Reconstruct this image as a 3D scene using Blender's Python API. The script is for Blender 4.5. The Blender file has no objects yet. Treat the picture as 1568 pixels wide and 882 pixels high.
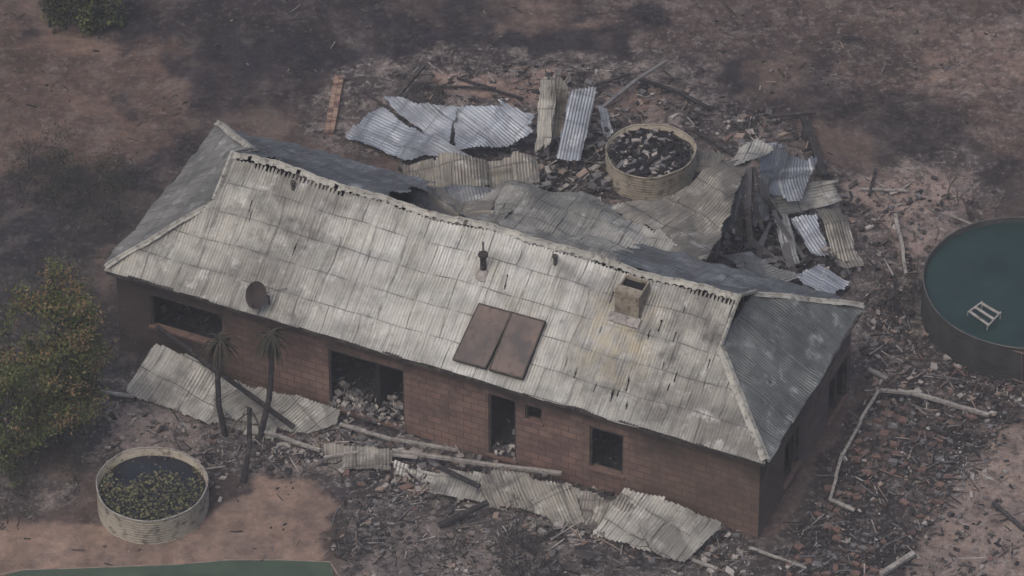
import bpy, math, random
import numpy as np
from mathutils import Vector, Matrix
random.seed(7); rng=np.random.default_rng(7)
TH=math.asin(0.642); ST,CT=math.sin(TH),math.cos(TH); DIST=150.0; FP=9300.0
CAM=Vector((0,-DIST*CT,DIST*ST))
# ---------------------------------------------------------------- survey helpers (photo point + height -> site coordinates)
def ray(u,v):
    a=(u-784)/FP; b=(441-v)/FP
    return Vector((a, b*ST+CT, b*CT-ST))
def P(u,v,z=0.0):
    d=ray(u,v); k=(z-CAM.z)/d.z
    return CAM+d*k
def hitplane(u,v,o,n):
    d=ray(u,v); k=(o-CAM).dot(n)/d.dot(n)
    return CAM+d*k
def srgb(r,g,b,k=1.0):
    f=lambda c:(c/255/12.92 if c/255<=0.04045 else ((c/255+0.055)/1.055)**2.4)*k
    return (f(r),f(g),f(b),1.0)
def vnoise(x,y,seed=0):
    xi=np.floor(x).astype(np.int64); yi=np.floor(y).astype(np.int64)
    xf=x-xi; yf=y-yi
    def h(a,b):
        n=(a*374761393+b*668265263+seed*974711)&0xffffffff
        n=((n^(n>>13))*1274126177)&0xffffffff
        return ((n^(n>>16))&0xffff)/65535.0
    sx=xf*xf*(3-2*xf); sy=yf*yf*(3-2*yf)
    return (h(xi,yi)*(1-sx)+h(xi+1,yi)*sx)*(1-sy)+(h(xi,yi+1)*(1-sx)+h(xi+1,yi+1)*sx)*sy
def fbm(x,y,o=4,seed=0):
    r=0;a=.5;t=0
    for i in range(o):
        r=r+a*vnoise(x*2**i,y*2**i,seed+i*17); t+=a; a*=.55
    return r/t
# ---------------------------------------------------------------- mesh helpers
COL=bpy.context.scene.collection
class MB:
    def __init__(s): s.v=[];s.f=[];s.m=[];s.uv=[]
    def quad(s,pts,mi=0,uv=None):
        b=len(s.v); s.v+= [tuple(p) for p in pts]; s.f.append(tuple(range(b,b+len(pts)))); s.m.append(mi)
        s.uv+= uv if uv else [(0,0)]*len(pts)
    def box(s,c,ax,ay,az,mi=0):
        c=Vector(c);ax=Vector(ax);ay=Vector(ay);az=Vector(az)
        p=[c+ax*i+ay*j+az*k for k in(-1,1) for j in(-1,1) for i in(-1,1)]
        lx,ly,lz=ax.length*2,ay.length*2,az.length*2
        for idx,a,b in(((0,2,3,1),ly,lx),((4,5,7,6),lx,ly),((0,1,5,4),lx,lz),((2,6,7,3),lz,lx),((0,4,6,2),lz,ly),((1,3,7,5),ly,lz)):
            s.quad([p[i] for i in idx],mi,[(0,0),(a,0),(a,b),(0,b)])
    def tube(s,pts,rad,n=6,mi=0,cap=True):
        pts=[Vector(p) for p in pts]; rings=[]
        for i,p in enumerate(pts):
            d=(pts[min(i+1,len(pts)-1)]-pts[max(i-1,0)])
            if d.length<1e-6: d=Vector((0,0,1))
            d.normalize()
            r=Vector((0,0,1)) if abs(d.z)<.9 else Vector((1,0,0))
            a=d.cross(r).normalized(); b=d.cross(a)
            b0=len(s.v); rr=rad[i] if hasattr(rad,'__len__') else rad
            for k in range(n):
                t=2*math.pi*k/n; s.v.append(tuple(p+a*math.cos(t)*rr+b*math.sin(t)*rr))
            rings.append(b0)
        for i in range(len(rings)-1):
            for k in range(n):
                k2=(k+1)%n
                s.f.append((rings[i]+k,rings[i]+k2,rings[i+1]+k2,rings[i+1]+k)); s.m.append(mi)
                s.uv+=[(k/n,i),((k+1)/n,i),((k+1)/n,i+1),(k/n,i+1)]
        if cap:
            for r0 in(rings[0],rings[-1]):
                s.f.append(tuple(r0+k for k in range(n))); s.m.append(mi); s.uv+=[(0,0)]*n
    def make(s,name,mats,parent=None,smooth=False):
        me=bpy.data.meshes.new(name); me.from_pydata(s.v,[],s.f)
        for m in mats: me.materials.append(m)
        me.polygons.foreach_set('material_index',s.m)
        ul=me.uv_layers.new(name='UVMap'); ul.data.foreach_set('uv',np.array(s.uv,dtype=np.float32).ravel())
        if smooth: me.polygons.foreach_set('use_smooth',[True]*len(s.f))
        me.update()
        o=bpy.data.objects.new(name,me); COL.objects.link(o)
        if parent: o.parent=parent
        return o
def grid_mesh(name,X,mats,uvs,keep=None,parent=None,smooth=True,mi=None):
    n,m=X.shape[:2]; idx=np.arange(n*m).reshape(n,m)
    q=np.stack([idx[:-1,:-1],idx[1:,:-1],idx[1:,1:],idx[:-1,1:]],-1)
    q=q[keep] if keep is not None else q.reshape(-1,4)
    used,inv=np.unique(q.ravel(),return_inverse=True)
    V=X.reshape(-1,3)[used]; UVs=uvs.reshape(-1,2)[q.ravel()]; q=inv.reshape(-1,4)
    me=bpy.data.meshes.new(name)
    me.from_pydata(V.tolist(),[],q.tolist())
    for k in mats: me.materials.append(k)
    ul=me.uv_layers.new(name='UVMap'); ul.data.foreach_set('uv',UVs.astype(np.float32).ravel())
    if smooth: me.polygons.foreach_set('use_smooth',[True]*len(q))
    me.update()
    o=bpy.data.objects.new(name,me); COL.objects.link(o)
    if parent: o.parent=parent
    return o
def empty(name):
    o=bpy.data.objects.new(name,None); COL.objects.link(o); return o
# ---------------------------------------------------------------- materials
def newmat(name,rough=.9,spec=.2):
    m=bpy.data.materials.new(name); m.use_nodes=True; nt=m.node_tree
    b=nt.nodes['Principled BSDF']; b.inputs['Roughness'].default_value=rough
    b.inputs['Specular IOR Level'].default_value=spec
    return m,nt,b
def N(nt,t,**k):
    n=nt.nodes.new(t)
    for a,v in k.items():
        if a in n.inputs: n.inputs[a].default_value=v
        else: setattr(n,a,v)
    return n
def mix(nt,fac,a,b,mode='MIX'):
    n=nt.nodes.new('ShaderNodeMix'); n.data_type='RGBA'; n.blend_type=mode
    for s,val in((0,fac),(6,a),(7,b)):
        if hasattr(val,'links'): nt.links.new(val,n.inputs[s])
        else: n.inputs[s].default_value=val
    return n.outputs[2]
def ramp(nt,src,a,b):
    n=nt.nodes.new('ShaderNodeMapRange'); n.inputs[1].default_value=a; n.inputs[2].default_value=b
    nt.links.new(src,n.inputs[0]); return n.outputs[0]
def math_(nt,op,a,b):
    n=nt.nodes.new('ShaderNodeMath'); n.operation=op
    for i,val in enumerate((a,b)):
        if hasattr(val,'links'): nt.links.new(val,n.inputs[i])
        else: n.inputs[i].default_value=val
    return n.outputs[0]
def noise(nt,vec,scale,detail=4,rough=.6,off=0,dist=0):
    n=N(nt,'ShaderNodeTexNoise'); n.inputs['Scale'].default_value=scale; n.inputs['Detail'].default_value=detail
    n.inputs['Roughness'].default_value=rough; n.inputs['Distortion'].default_value=dist
    if off:
        mp=N(nt,'ShaderNodeMapping'); mp.inputs['Location'].default_value=(off,off*1.7,off*.3)
        nt.links.new(vec,mp.inputs[0]); vec=mp.outputs[0]
    nt.links.new(vec,n.inputs['Vector']); return n.outputs['Fac']
def nmat(name,c1,c2,scale=3,rough=.9,bump=.0,c3=None,spec=.15,lo=.35,hi=.65):
    m,nt,b=newmat(name,rough,spec)
    g=N(nt,'ShaderNodeNewGeometry').outputs['Position']
    f=ramp(nt,noise(nt,g,scale),lo,hi)
    c=mix(nt,f,c1,c2)
    if c3: c=mix(nt,ramp(nt,noise(nt,g,scale*3.3,off=5),.52,.68),c,c3)
    nt.links.new(c,b.inputs['Base Color'])
    if bump:
        bp=N(nt,'ShaderNodeBump'); bp.inputs['Strength'].default_value=bump; bp.inputs['Distance'].default_value=.05
        nt.links.new(noise(nt,g,scale*5,off=2),bp.inputs['Height']); nt.links.new(bp.outputs[0],b.inputs['Normal'])
    return m
def metal(name,base,light,dark,bw=.8,rh=.74,line=.85,stain=None,seed=0,soot=.62,valley_shade=.22,center=None):
    m,nt,b=newmat(name,.5,.4); b.inputs['Metallic'].default_value=.25
    uv=N(nt,'ShaderNodeUVMap').outputs[0]
    nz=N(nt,'ShaderNodeTexNoise'); nz.inputs['Scale'].default_value=.8; nz.inputs['Detail'].default_value=2
    nt.links.new(uv,nz.inputs['Vector'])
    vm=N(nt,'ShaderNodeVectorMath',operation='MULTIPLY_ADD'); vm.inputs[1].default_value=(.3,.12,0)
    nt.links.new(nz.outputs['Color'],vm.inputs[0]); nt.links.new(uv,vm.inputs[2])
    def brick(ms,sm,w=bw,o=.5):
        br=N(nt,'ShaderNodeTexBrick'); br.offset=o; br.offset_frequency=4
        br.inputs['Scale'].default_value=1; br.inputs['Brick Width'].default_value=w; br.inputs['Row Height'].default_value=rh
        br.inputs['Mortar Size'].default_value=ms; br.inputs['Mortar Smooth'].default_value=sm
        br.inputs['Color1'].default_value=(0,0,0,1); br.inputs['Color2'].default_value=(1,1,1,1); br.inputs['Mortar'].default_value=(.5,.5,.5,1)
        nt.links.new(vm.outputs[0],br.inputs['Vector']); return br
    br=brick(.022,.8); br3=brick(.14,1.0)
    c=mix(nt,ramp(nt,noise(nt,uv,.35,5,.6,off=seed),.4,.58),base,light)
    c=mix(nt,.14,c,mix(nt,br.outputs['Color'],dark,light))
    c=mix(nt,math_(nt,'MULTIPLY',math_(nt,'MULTIPLY',br3.outputs['Fac'],ramp(nt,noise(nt,uv,.9,3,off=40+seed),.35,.6)),.4),c,mix(nt,.5,base,dark))
    c=mix(nt,math_(nt,'MULTIPLY',ramp(nt,noise(nt,uv,2.2,6,.7,off=3+seed),.54,.72),.8),c,mix(nt,.3,light,(1,1,1,1)))
    sootf=ramp(nt,noise(nt,uv,.7,7,.75,off=9+seed),.49,.66)
    if center:  # paler around this point, with the dark blotches thinned out
        d0=N(nt,'ShaderNodeVectorMath',operation='DISTANCE'); nt.links.new(uv,d0.inputs[0]); d0.inputs[1].default_value=(center[0],center[1],0)
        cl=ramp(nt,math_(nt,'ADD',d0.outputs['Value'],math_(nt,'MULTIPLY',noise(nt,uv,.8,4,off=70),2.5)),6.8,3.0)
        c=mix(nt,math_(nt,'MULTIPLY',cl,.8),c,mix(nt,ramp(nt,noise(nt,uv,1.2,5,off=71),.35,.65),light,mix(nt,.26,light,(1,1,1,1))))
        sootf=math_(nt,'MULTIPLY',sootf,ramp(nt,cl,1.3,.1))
    c=mix(nt,sootf,c,mix(nt,soot,base,dark))
    c=mix(nt,math_(nt,'MULTIPLY',ramp(nt,noise(nt,uv,4.5,6,.75,off=29+seed),.56,.7),.5),c,dark)
    for sc_,o_,am in((14,1,.7),(6,41,.45)):
        mp=N(nt,'ShaderNodeMapping'); mp.inputs['Scale'].default_value=(sc_,.6,1); nt.links.new(uv,mp.inputs[0])
        st=ramp(nt,noise(nt,mp.outputs[0],1,5,.75,off=seed+o_),.5,.78)
        c=mix(nt,math_(nt,'MULTIPLY',st,am),c,dark)
    br2=ramp(nt,noise(nt,uv,1.9,5,.7,off=12+seed),.36,.56)
    c=mix(nt,math_(nt,'MULTIPLY',math_(nt,'MULTIPLY',br.outputs['Fac'],br2),line),c,dark)
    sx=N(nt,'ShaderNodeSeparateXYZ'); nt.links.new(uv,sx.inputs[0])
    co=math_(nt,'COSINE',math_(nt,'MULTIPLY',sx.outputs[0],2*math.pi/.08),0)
    c=mix(nt,math_(nt,'MULTIPLY',ramp(nt,co,.3,-1),valley_shade),c,dark)  # shade in the corrugation valleys is painted into the colour
    if stain:
        sp,col,rad=stain
        d=N(nt,'ShaderNodeVectorMath',operation='DISTANCE'); nt.links.new(vm.outputs[0],d.inputs[0]); d.inputs[1].default_value=(sp[0],sp[1],0)
        a=math_(nt,'MULTIPLY',ramp(nt,d.outputs['Value'],rad,rad*.3),ramp(nt,noise(nt,uv,3,5,off=4),.42,.62))
        c=mix(nt,math_(nt,'MULTIPLY',a,.6),c,col)
    nt.links.new(c,b.inputs['Base Color'])
    return m
M={}
M['char']=nmat('charcoal',srgb(30,29,31),srgb(50,47,48),4,c3=srgb(76,73,72))
M['wood']=nmat('charred_wood',srgb(40,38,39),srgb(62,58,58),3,c3=srgb(86,82,80))
M['ash']=nmat('pale_ash',srgb(112,107,104),srgb(150,144,139),5)
M['pale']=nmat('pale_board',srgb(112,108,104),srgb(144,139,134),4,c3=srgb(80,75,72))
M['brickbit']=nmat('fired_brick',srgb(88,71,66),srgb(107,86,79),6,c3=srgb(66,58,56))
M['tanbit']=nmat('tan_rubble',srgb(103,91,84),srgb(128,114,104),5)
M['grey']=nmat('grey_debris',srgb(78,76,78),srgb(102,100,101),5)
M['soot']=nmat('soot_and_shade_black',srgb(22,21,23),srgb(38,36,38),3)
M['cap']=nmat('ridge_capping',srgb(120,118,112),srgb(154,151,143),2.5,rough=.6,c3=srgb(84,80,76))
M['fascia']=nmat('scorched_fascia',srgb(48,45,45),srgb(80,76,73),2.5)
MR=metal('roof_iron',srgb(108,105,99),srgb(146,144,136),srgb(50,47,46),line=.85,stain=((4.6,2.0),srgb(144,133,106),1.4),center=(8.0,2.0))
MRr=metal('roof_iron_end',srgb(92,95,93),srgb(112,115,112),srgb(50,50,52),line=.3,seed=3,valley_shade=.25)
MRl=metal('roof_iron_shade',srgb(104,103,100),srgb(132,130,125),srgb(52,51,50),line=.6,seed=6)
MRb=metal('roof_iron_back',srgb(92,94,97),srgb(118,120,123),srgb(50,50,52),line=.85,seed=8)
MB_=metal('sheet_blue',srgb(118,123,132),srgb(148,153,162),srgb(62,64,68),line=.6,seed=11)
MT=metal('sheet_tan',srgb(102,97,90),srgb(130,125,116),srgb(50,46,45),line=1.,seed=15)
MP=metal('sheet_pale',srgb(124,122,116),srgb(158,155,147),srgb(54,51,49),line=1.0,seed=19)

def wallmat(name,c1,c2,mort,s0=12.5):
    m,nt,b=newmat(name,.92,.1)
    uv=N(nt,'ShaderNodeUVMap').outputs[0]
    br=N(nt,'ShaderNodeTexBrick'); br.inputs['Scale'].default_value=1; br.inputs['Brick Width'].default_value=.39; br.inputs['Row Height'].default_value=.195
    br.inputs['Mortar Size'].default_value=.016; br.inputs['Mortar Smooth'].default_value=.5
    br.inputs['Color1'].default_value=c1; br.inputs['Color2'].default_value=c2; br.inputs['Mortar'].default_value=mort
    nt.links.new(uv,br.inputs['Vector'])
    c=mix(nt,ramp(nt,noise(nt,uv,.8,6,.7),.4,.7),br.outputs['Color'],srgb(66,57,55))
    c=mix(nt,math_(nt,'MULTIPLY',ramp(nt,noise(nt,uv,1.6,5,.7,off=7),.5,.75),.6),c,srgb(124,110,98))
    c=mix(nt,math_(nt,'MULTIPLY',br.outputs['Fac'],.7),c,mort)
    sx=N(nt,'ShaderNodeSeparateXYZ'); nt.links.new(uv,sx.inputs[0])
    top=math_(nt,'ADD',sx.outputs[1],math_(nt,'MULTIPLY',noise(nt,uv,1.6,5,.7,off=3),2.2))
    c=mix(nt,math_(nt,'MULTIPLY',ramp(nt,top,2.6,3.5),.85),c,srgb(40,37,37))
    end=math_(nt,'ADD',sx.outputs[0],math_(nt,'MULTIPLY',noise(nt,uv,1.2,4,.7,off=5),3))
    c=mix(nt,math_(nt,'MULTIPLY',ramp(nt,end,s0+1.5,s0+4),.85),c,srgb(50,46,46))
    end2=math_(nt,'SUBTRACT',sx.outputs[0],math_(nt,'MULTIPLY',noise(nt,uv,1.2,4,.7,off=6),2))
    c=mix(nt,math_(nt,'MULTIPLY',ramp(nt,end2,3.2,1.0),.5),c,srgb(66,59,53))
    nt.links.new(c,b.inputs['Base Color']); return m
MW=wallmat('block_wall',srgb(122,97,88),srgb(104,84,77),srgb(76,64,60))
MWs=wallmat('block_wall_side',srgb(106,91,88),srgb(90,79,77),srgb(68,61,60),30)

# ---------------------------------------------------------------- GROUND
def W2(pts): return np.array([[P(p[0],p[1]).x,P(p[0],p[1]).y] for p in pts])
def sdist(X,Y,poly):
    n=len(poly); d=np.full(X.shape,1e9); ins=np.zeros(X.shape,bool)
    for i in range(n):
        ax,ay=poly[i]; bx,by=poly[(i+1)%n]
        ex,ey=bx-ax,by-ay
        t=np.clip(((X-ax)*ex+(Y-ay)*ey)/(ex*ex+ey*ey+1e-9),0,1)
        d=np.minimum(d,np.hypot(X-ax-t*ex,Y-ay-t*ey))
        c=((ay>Y)!=(by>Y))&(X<(bx-ax)*(Y-ay)/(by-ay+1e-12)+ax); ins^=c
    return np.where(ins,d,-d)
dn=.085
xs=np.arange(-17,17,dn); ys=np.arange(-15,19,dn)
out=np.cumsum(np.geomspace(.2,130,30))
xs=np.concatenate([(-17-out)[::-1],xs,17+out]); ys=np.concatenate([(-15-out)[::-1],ys,19+out])
GX,GY=np.meshgrid(xs,ys,indexing='ij')
n1=fbm(GX*.35,GY*.35,5,1); n2=fbm(GX*1.3,GY*1.3,4,9); n3=fbm(GX*.8+40,GY*.8,6,21)
col=np.zeros(GX.shape+(4,))
def lin(c): return np.array(srgb(*c)[:3])
base=lin((45,41,44)); b2=lin((76,66,62))
k=np.clip((n1-.40)/.18,0,1)[...,None]; col[...,:3]=base*(1-k)+b2*k
ash=np.full(GX.shape,.22); rel=np.full(GX.shape,.03)
REG=[
 ([(-300,-50),(90,20),(260,60),(330,130),(240,240),(80,290),(-300,400)],(84,70,63),.7,3.0,.85,.3,.03),
 ([(40,-20),(90,50),(190,70),(170,90),(60,70),(20,0)],(104,88,80),.4,.8,.75,.2,.03),
 ([(560,70),(900,10),(1250,90),(1150,190),(900,120),(640,110),(300,160),(330,60)],(37,36,42),1.2,4.0,.85,.08,.02),
 ([(1250,90),(1180,-60),(900,-40),(850,60)],(42,40,44),1.0,2.8,.75,.1,.02),
 ([(800,-60),(1900,-80),(1900,300),(1330,260),(1230,100),(900,20)],(78,67,63),.7,3.4,.7,.55,.04),
 ([(1400,60),(1568,40),(1568,150),(1450,140)],(106,92,85),.5,2.8,.75,.6,.04),
 ([(790,-20),(900,0),(860,50),(800,40)],(94,81,75),.5,2.0,.75,.3,.03),
 ([(1180,120),(1350,140),(1560,260),(1568,330),(1300,250)],(36,35,38),.8,2.6,.8,.12,.04),
 ([(500,110),(640,90),(900,85),(1060,130),(1190,160),(1320,260),(1480,255),(1560,330),(1410,430),(1400,580),(1340,610),(1300,440),(940,380),(600,270),(480,230)],(76,70,69),.5,1.8,.85,.95,.07),
 ([(680,120),(840,110),(830,160),(700,150)],(132,113,104),.3,.9,.85,.35,.05),
 ([(950,130),(1020,135),(1010,180),(930,170)],(114,99,91),.3,.9,.8,.4,.05),
 ([(1040,110),(1230,160),(1210,230),(1060,210)],(55,51,53),.4,1.2,.6,.5,.07),
 ([(1310,270),(1480,265),(1490,330),(1400,390),(1330,350)],(124,111,105),.3,1.1,.8,.75,.05),
 ([(-300,330),(150,280),(260,240),(160,430),(230,560),(150,660),(-300,760)],(38,38,41),.8,2.0,.88,.2,.05),
 ([(110,590),(240,560),(520,640),(900,740),(1180,830),(1170,900),(480,930),(520,770),(340,720),(120,700)],(66,63,63),.3,1.0,.85,.95,.07),
 ([(150,610),(280,640),(300,690),(170,680)],(118,109,104),.3,.6,.8,.7,.05),
 ([(520,655),(620,670),(660,700),(560,695),(500,680)],(124,118,114),.3,.5,.65,.9,.05),
 ([(1180,825),(1345,590),(1530,620),(1600,680),(1450,800),(1330,930),(1080,930)],(44,42,43),.15,.5,.9,.5,.04),
 ([(1330,560),(1340,500),(1420,480),(1620,600),(1620,640),(1400,600)],(60,56,56),.3,.8,.8,.8,.06),
 ([(1420,780),(1470,700),(1530,650),(1800,600),(1800,960),(1360,940),(1400,850)],(120,108,101),.2,.9,.9,.55,.03),
 ([(560,800),(700,800),(760,860),(740,940),(520,940)],(96,90,87),.3,.7,.8,.55,.04),
 ([(-200,800),(150,795),(300,812),(350,760),(400,722),(480,716),(510,750),(528,850),(525,900),(350,884),(190,890),(60,892),(-200,882)],(120,103,92),.14,.8,.95,.14,.012),
 ([(-200,720),(120,730),(150,790),(-200,800)],(64,59,59),.3,1.2,.75,.7,.05),
 ([(1100,350),(1200,330),(1230,410),(1160,430)],(30,29,30),.3,.5,.9,.1,.1),
]
for poly,c,soft,en,stg,a,r in REG:
    d=sdist(GX,GY,W2(poly))+ (n3-.5)*2*en
    m=np.clip(d/soft+.5,0,1)*stg
    col[...,:3]=col[...,:3]*(1-m[...,None])+lin(c)*m[...,None]
    ash=ash*(1-m)+a*m; rel=rel*(1-m)+r*m
col[...,:3]*= (.70+.6*n2)[...,None]; col[...,3]=ash
Z=(n2-.5)*2*rel+(fbm(GX*4,GY*4,3,5)-.5)*rel
far=np.maximum(np.abs(GX)-17,0)+np.maximum(np.abs(GY)-19,0)
Z=np.where(far>0,Z*np.exp(-far*.3),Z)
mg,nt,b=newmat('burnt_ground',.95,.08)
at=N(nt,'ShaderNodeAttribute'); at.attribute_name='gcol'
g=N(nt,'ShaderNodeNewGeometry').outputs['Position']
c=at.outputs['Color']
c=mix(nt,1.0,c,mix(nt,ramp(nt,noise(nt,g,2.2,6,.7),.3,.7),(.66,.66,.68,1),(1.34,1.31,1.29,1)),'MULTIPLY')
c=mix(nt,1.0,c,mix(nt,ramp(nt,noise(nt,g,.7,6,.7,off=51),.38,.6),(.74,.73,.77,1),(1.22,1.18,1.15,1)),'MULTIPLY')
for sc_,off,lo,hi,cc in((1.4,3,.50,.62,(122,112,107)),(2.6,13,.51,.6,(36,34,36)),(7,23,.53,.66,(148,141,136)),(11,33,.55,.66,(34,32,34)),(5,43,.6,.7,(102,87,80)),(4,63,.53,.63,(30,29,31))):
    f1=ramp(nt,noise(nt,g,sc_,8,.75,off=off),lo,hi)
    c=mix(nt,math_(nt,'MULTIPLY',f1,at.outputs['Alpha']),c,srgb(*cc))
nt.links.new(c,b.inputs['Base Color'])
bp=N(nt,'ShaderNodeBump'); bp.inputs['Strength'].default_value=.7; bp.inputs['Distance'].default_value=.06
nt.links.new(noise(nt,g,7,6,.7,off=2),bp.inputs['Height']); nt.links.new(bp.outputs[0],b.inputs['Normal'])
go=grid_mesh('ground',np.stack([GX,GY,Z],-1),[mg],np.stack([GX,GY],-1))
ca=go.data.color_attributes.new('gcol','FLOAT_COLOR','POINT'); ca.data.foreach_set('color',col.reshape(-1,4).astype(np.float32).ravel())

# ---------------------------------------------------------------- HOUSE
ZE=2.6; A=P(1172,708,ZE); B=P(160,411,ZE)
e1=(B-A); L=e1.length; e1=e1.normalized(); e2=Vector((e1.y,-e1.x,0)); UP=Vector((0,0,1))
Wd=(P(1332,472,ZE)-A).dot(e2); HR=1.95; G=2.05; HW=Wd/2
def H(s,t,z): return A+e1*s+e2*t+UP*(z-ZE)
house=empty('brick_house')
OV=.2
def FW(u,v):
    p=hitplane(u,v,H(0,OV,0),e2)-A; return p.dot(e1),p.z+ZE
def SW(u,v):
    p=hitplane(u,v,H(OV,0,0),e1)-A; return p.dot(e2),p.z+ZE
nF=(e2*(-HR)+UP*HW).normalized(); uF=(e2*HW+UP*HR).normalized(); SL=math.hypot(HW,HR)
def RP(u,v,off=0):
    return hitplane(u,v,A+nF*off,nF)
PER=.08
def sagf(s): return .055*np.sin(s*.95+.6)+.04*np.sin(2.3*s+1)-.05*np.exp(-((s-9)/2.)**2)
def slope(name,O,sd,ud,nn,slen,tmax,mat,seed,keepf=None,slits=[],rows=26,sag=False,warp=1.):
    st=.02; S=np.arange(0,slen+st,st); n=len(S); S[-1]=slen
    T0=np.linspace(0,1,rows); tm=np.array([tmax(x) for x in S])
    SS=np.repeat(S[:,None],rows,1); TT=T0[None,:]*tm[:,None]
    TT=TT-(.05*fbm(SS*1.3,SS*0,2,seed+4)+.05*vnoise(np.floor(SS/.8)*5.3,SS*0,seed))*(T0[None,:]<.01)
    disp=.010*np.cos(2*math.pi*SS/PER)+.17*warp*(fbm(SS*.6,TT*.9,3,seed)-.5)+.006*np.cos(2*math.pi*(TT+.2*fbm(SS*.5,TT*.2,2,seed+2))/.74)
    disp+=.02*(np.mod(SS,.8)/.8)+.10*warp*(fbm(SS*1.9,TT*1.5,2,seed+9)-.5)
    O=np.array(O);sd=np.array(sd);ud=np.array(ud);nn=np.array(nn)
    X=O+SS[...,None]*sd+TT[...,None]*ud+disp[...,None]*nn
    if sag: X[...,2]+=sagf(SS)*TT/SL
    sc=.5*(SS[1:,1:]+SS[:-1,:-1]); tc=.5*(TT[1:,1:]+TT[:-1,:-1])
    keep=np.ones((n-1,rows-1),bool)
    if keepf is not None: keep&=keepf(sc,tc)
    for (a,b_,w,h) in slits: keep&=~((np.abs(sc-a-(tc-b_)*.08)<w)&(np.abs(tc-b_)<h))
    return grid_mesh(name,X,[mat],np.stack([SS,TT],-1),keep,parent=house)
def cut(s):
    zone=(s<3.2) or (12.2<s<14.6)
    return .10+.04*vnoise(np.array([s*3.]),np.array([0.]),3)[0]+((.13 if zone else .03) if (s%.1)<.045 else 0)
kf=SL/HW
def tfront(s):
    if s<G: return s*kf
    if s>L-G: return (L-s)*kf
    return SL-cut(s)
slits=[]
for i in range(24):
    u=random.choice([random.uniform(900,1110),random.uniform(880,1130),random.uniform(360,900)])
    slits.append(((1172-u)/56.8+.5,random.uniform(.4,3.0),.012,random.uniform(.08,.2)))
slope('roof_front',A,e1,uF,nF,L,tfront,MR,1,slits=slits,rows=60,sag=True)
nB=(e2*HR+UP*HW).normalized(); uB=(-e2*HW+UP*HR).normalized()
sR=(P(935,395,3.6)-A).dot(e1); sL=(P(622,300,3.6)-A).dot(e1)
kb=lambda sc,tc: (sc< sR-.5*(tc/SL)+.15*np.sin(tc*7))|(sc> sL+.15*np.sin(tc*5))
slope('roof_back',H(0,Wd,ZE),e1,uB,nB,L,tfront,MRb,5,keepf=kb,sag=True,warp=1.5)
def tend(s): return min(s,Wd-s,G)*kf
nR=(-e1*HR+UP*HW).normalized(); uR=(e1*HW+UP*HR).normalized()
sl2=[(random.uniform(1,5.4),random.uniform(.3,2.0),.012,random.uniform(.06,.2)) for _ in range(9)]
slope('roof_right_end',A,e2,uR,nR,Wd,tend,MRr,8,slits=sl2)
nL=(e1*HR+UP*HW).normalized(); uL=(-e1*HW+UP*HR).normalized()
slope('roof_left_end',H(L,0,ZE),e2,uL,nL,Wd,tend,MRl,12)
zg=ZE+HR*G/HW; zr=ZE+HR
mb=MB()
for sg,sgn in((G+.05,1),(L-G-.05,-1)):
    mb.quad([H(sg,G,zg-.02),H(sg,Wd-G,zg-.02),H(sg,HW,zr-.03)],0)  # black panel paints the dark of the gable opening along with its soot
    for q in range(1,7):
        t=G+(Wd-2*G)*q/7; hh=(zr-zg)*(1-abs(t-HW)/(HW-G))
        mb.box(H(sg-.04*sgn,t,zg+hh/2),e1*.012,e2*.04,UP*(hh/2-.02),1)
mb.make('gablets',[M['soot'],M['fascia']],house)
mb=MB()
def capstrip(p,q,nA,nB_,w,lift=.05,mi=0,tooth=.03,step=.1,wb=None):
    p=Vector(p);q=Vector(q); d=q-p; n=max(2,int(d.length/step)); dd=d.normalized()
    sa=nA.cross(dd); sb=nB_.cross(dd)
    if sa.z>0: sa=-sa
    if sb.z>0: sb=-sb
    up=(nA+nB_).normalized()*lift
    wb=wb or (lambda i:UP*(.02*math.sin(i*step*3.7)+.02*math.sin(i*step*1.1+1)))
    for i in range(n):
        a=p+d*(i/n); b_=p+d*((i+1)/n)
        if random.random()<.02: continue
        for sd_ in(sa,sb):
            w1=w+(tooth if i%2 else -tooth)+random.uniform(-.012,.012)
            mb.quad([a+up+wb(i),b_+up+wb(i+1),b_+up+wb(i+1)+sd_*w1,a+up+wb(i)+sd_*w1],mi)
    mb.tube([p+up+d*(i/n)+wb(i) for i in range(n+1)],.028,6,mi)
capstrip(H(G-.12,HW,zr),H(L-G+.12,HW,zr),nF,nB,.14,.05,tooth=.015,wb=lambda i:UP*(float(sagf(G-.12+i*.1))+.015*math.sin(i*.9)+.01*math.sin(i*2.1)))
capstrip(H(0.02,0.02,ZE+.02),H(G,G,zg),nF,nR,.12,.06,tooth=.0,step=.3)
capstrip(H(0.02,Wd-.02,ZE+.02),H(G,Wd-G,zg),nB,nR,.12,.05,tooth=.0,step=.3)
capstrip(H(L-.02,0.02,ZE+.02),H(L-G,G,zg),nF,nL,.1,.05,tooth=.0,step=.3)
capstrip(H(L-.02,Wd-.02,ZE+.02),H(L-G,Wd-G,zg),nB,nL,.12,.05,tooth=.0,step=.3)
for sg in(G-.06,L-G+.06):
    z_=UP*float(sagf(sg))
    mb.tube([H(sg,G-.05,zg+.03),H(sg,HW,zr+.06)+z_],.05,5,0); mb.tube([H(sg,Wd-G+.05,zg+.03),H(sg,HW,zr+.06)+z_],.05,5,0)
mb.make('ridge_and_hip_capping',[M['cap']],house)
mb=MB()
def fasc(p,q,outw):
    p=Vector(p);q=Vector(q);d=(q-p); n=int(d.length/.6)
    for i in range(n):
        a=p+d*(i/n); b_=p+d*((i+1)/n); c=(a+b_)/2; sag=-.04*random.random()
        mb.box(c+UP*(-.1+sag),d.normalized()*(d.length/n/2-.003),outw*.02,UP*.07,0)
        if random.random()<.72: mb.box(c+outw*.055+UP*(-.045+sag),d.normalized()*(d.length/n/2-.004),outw*.03,UP*.035,1)
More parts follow.
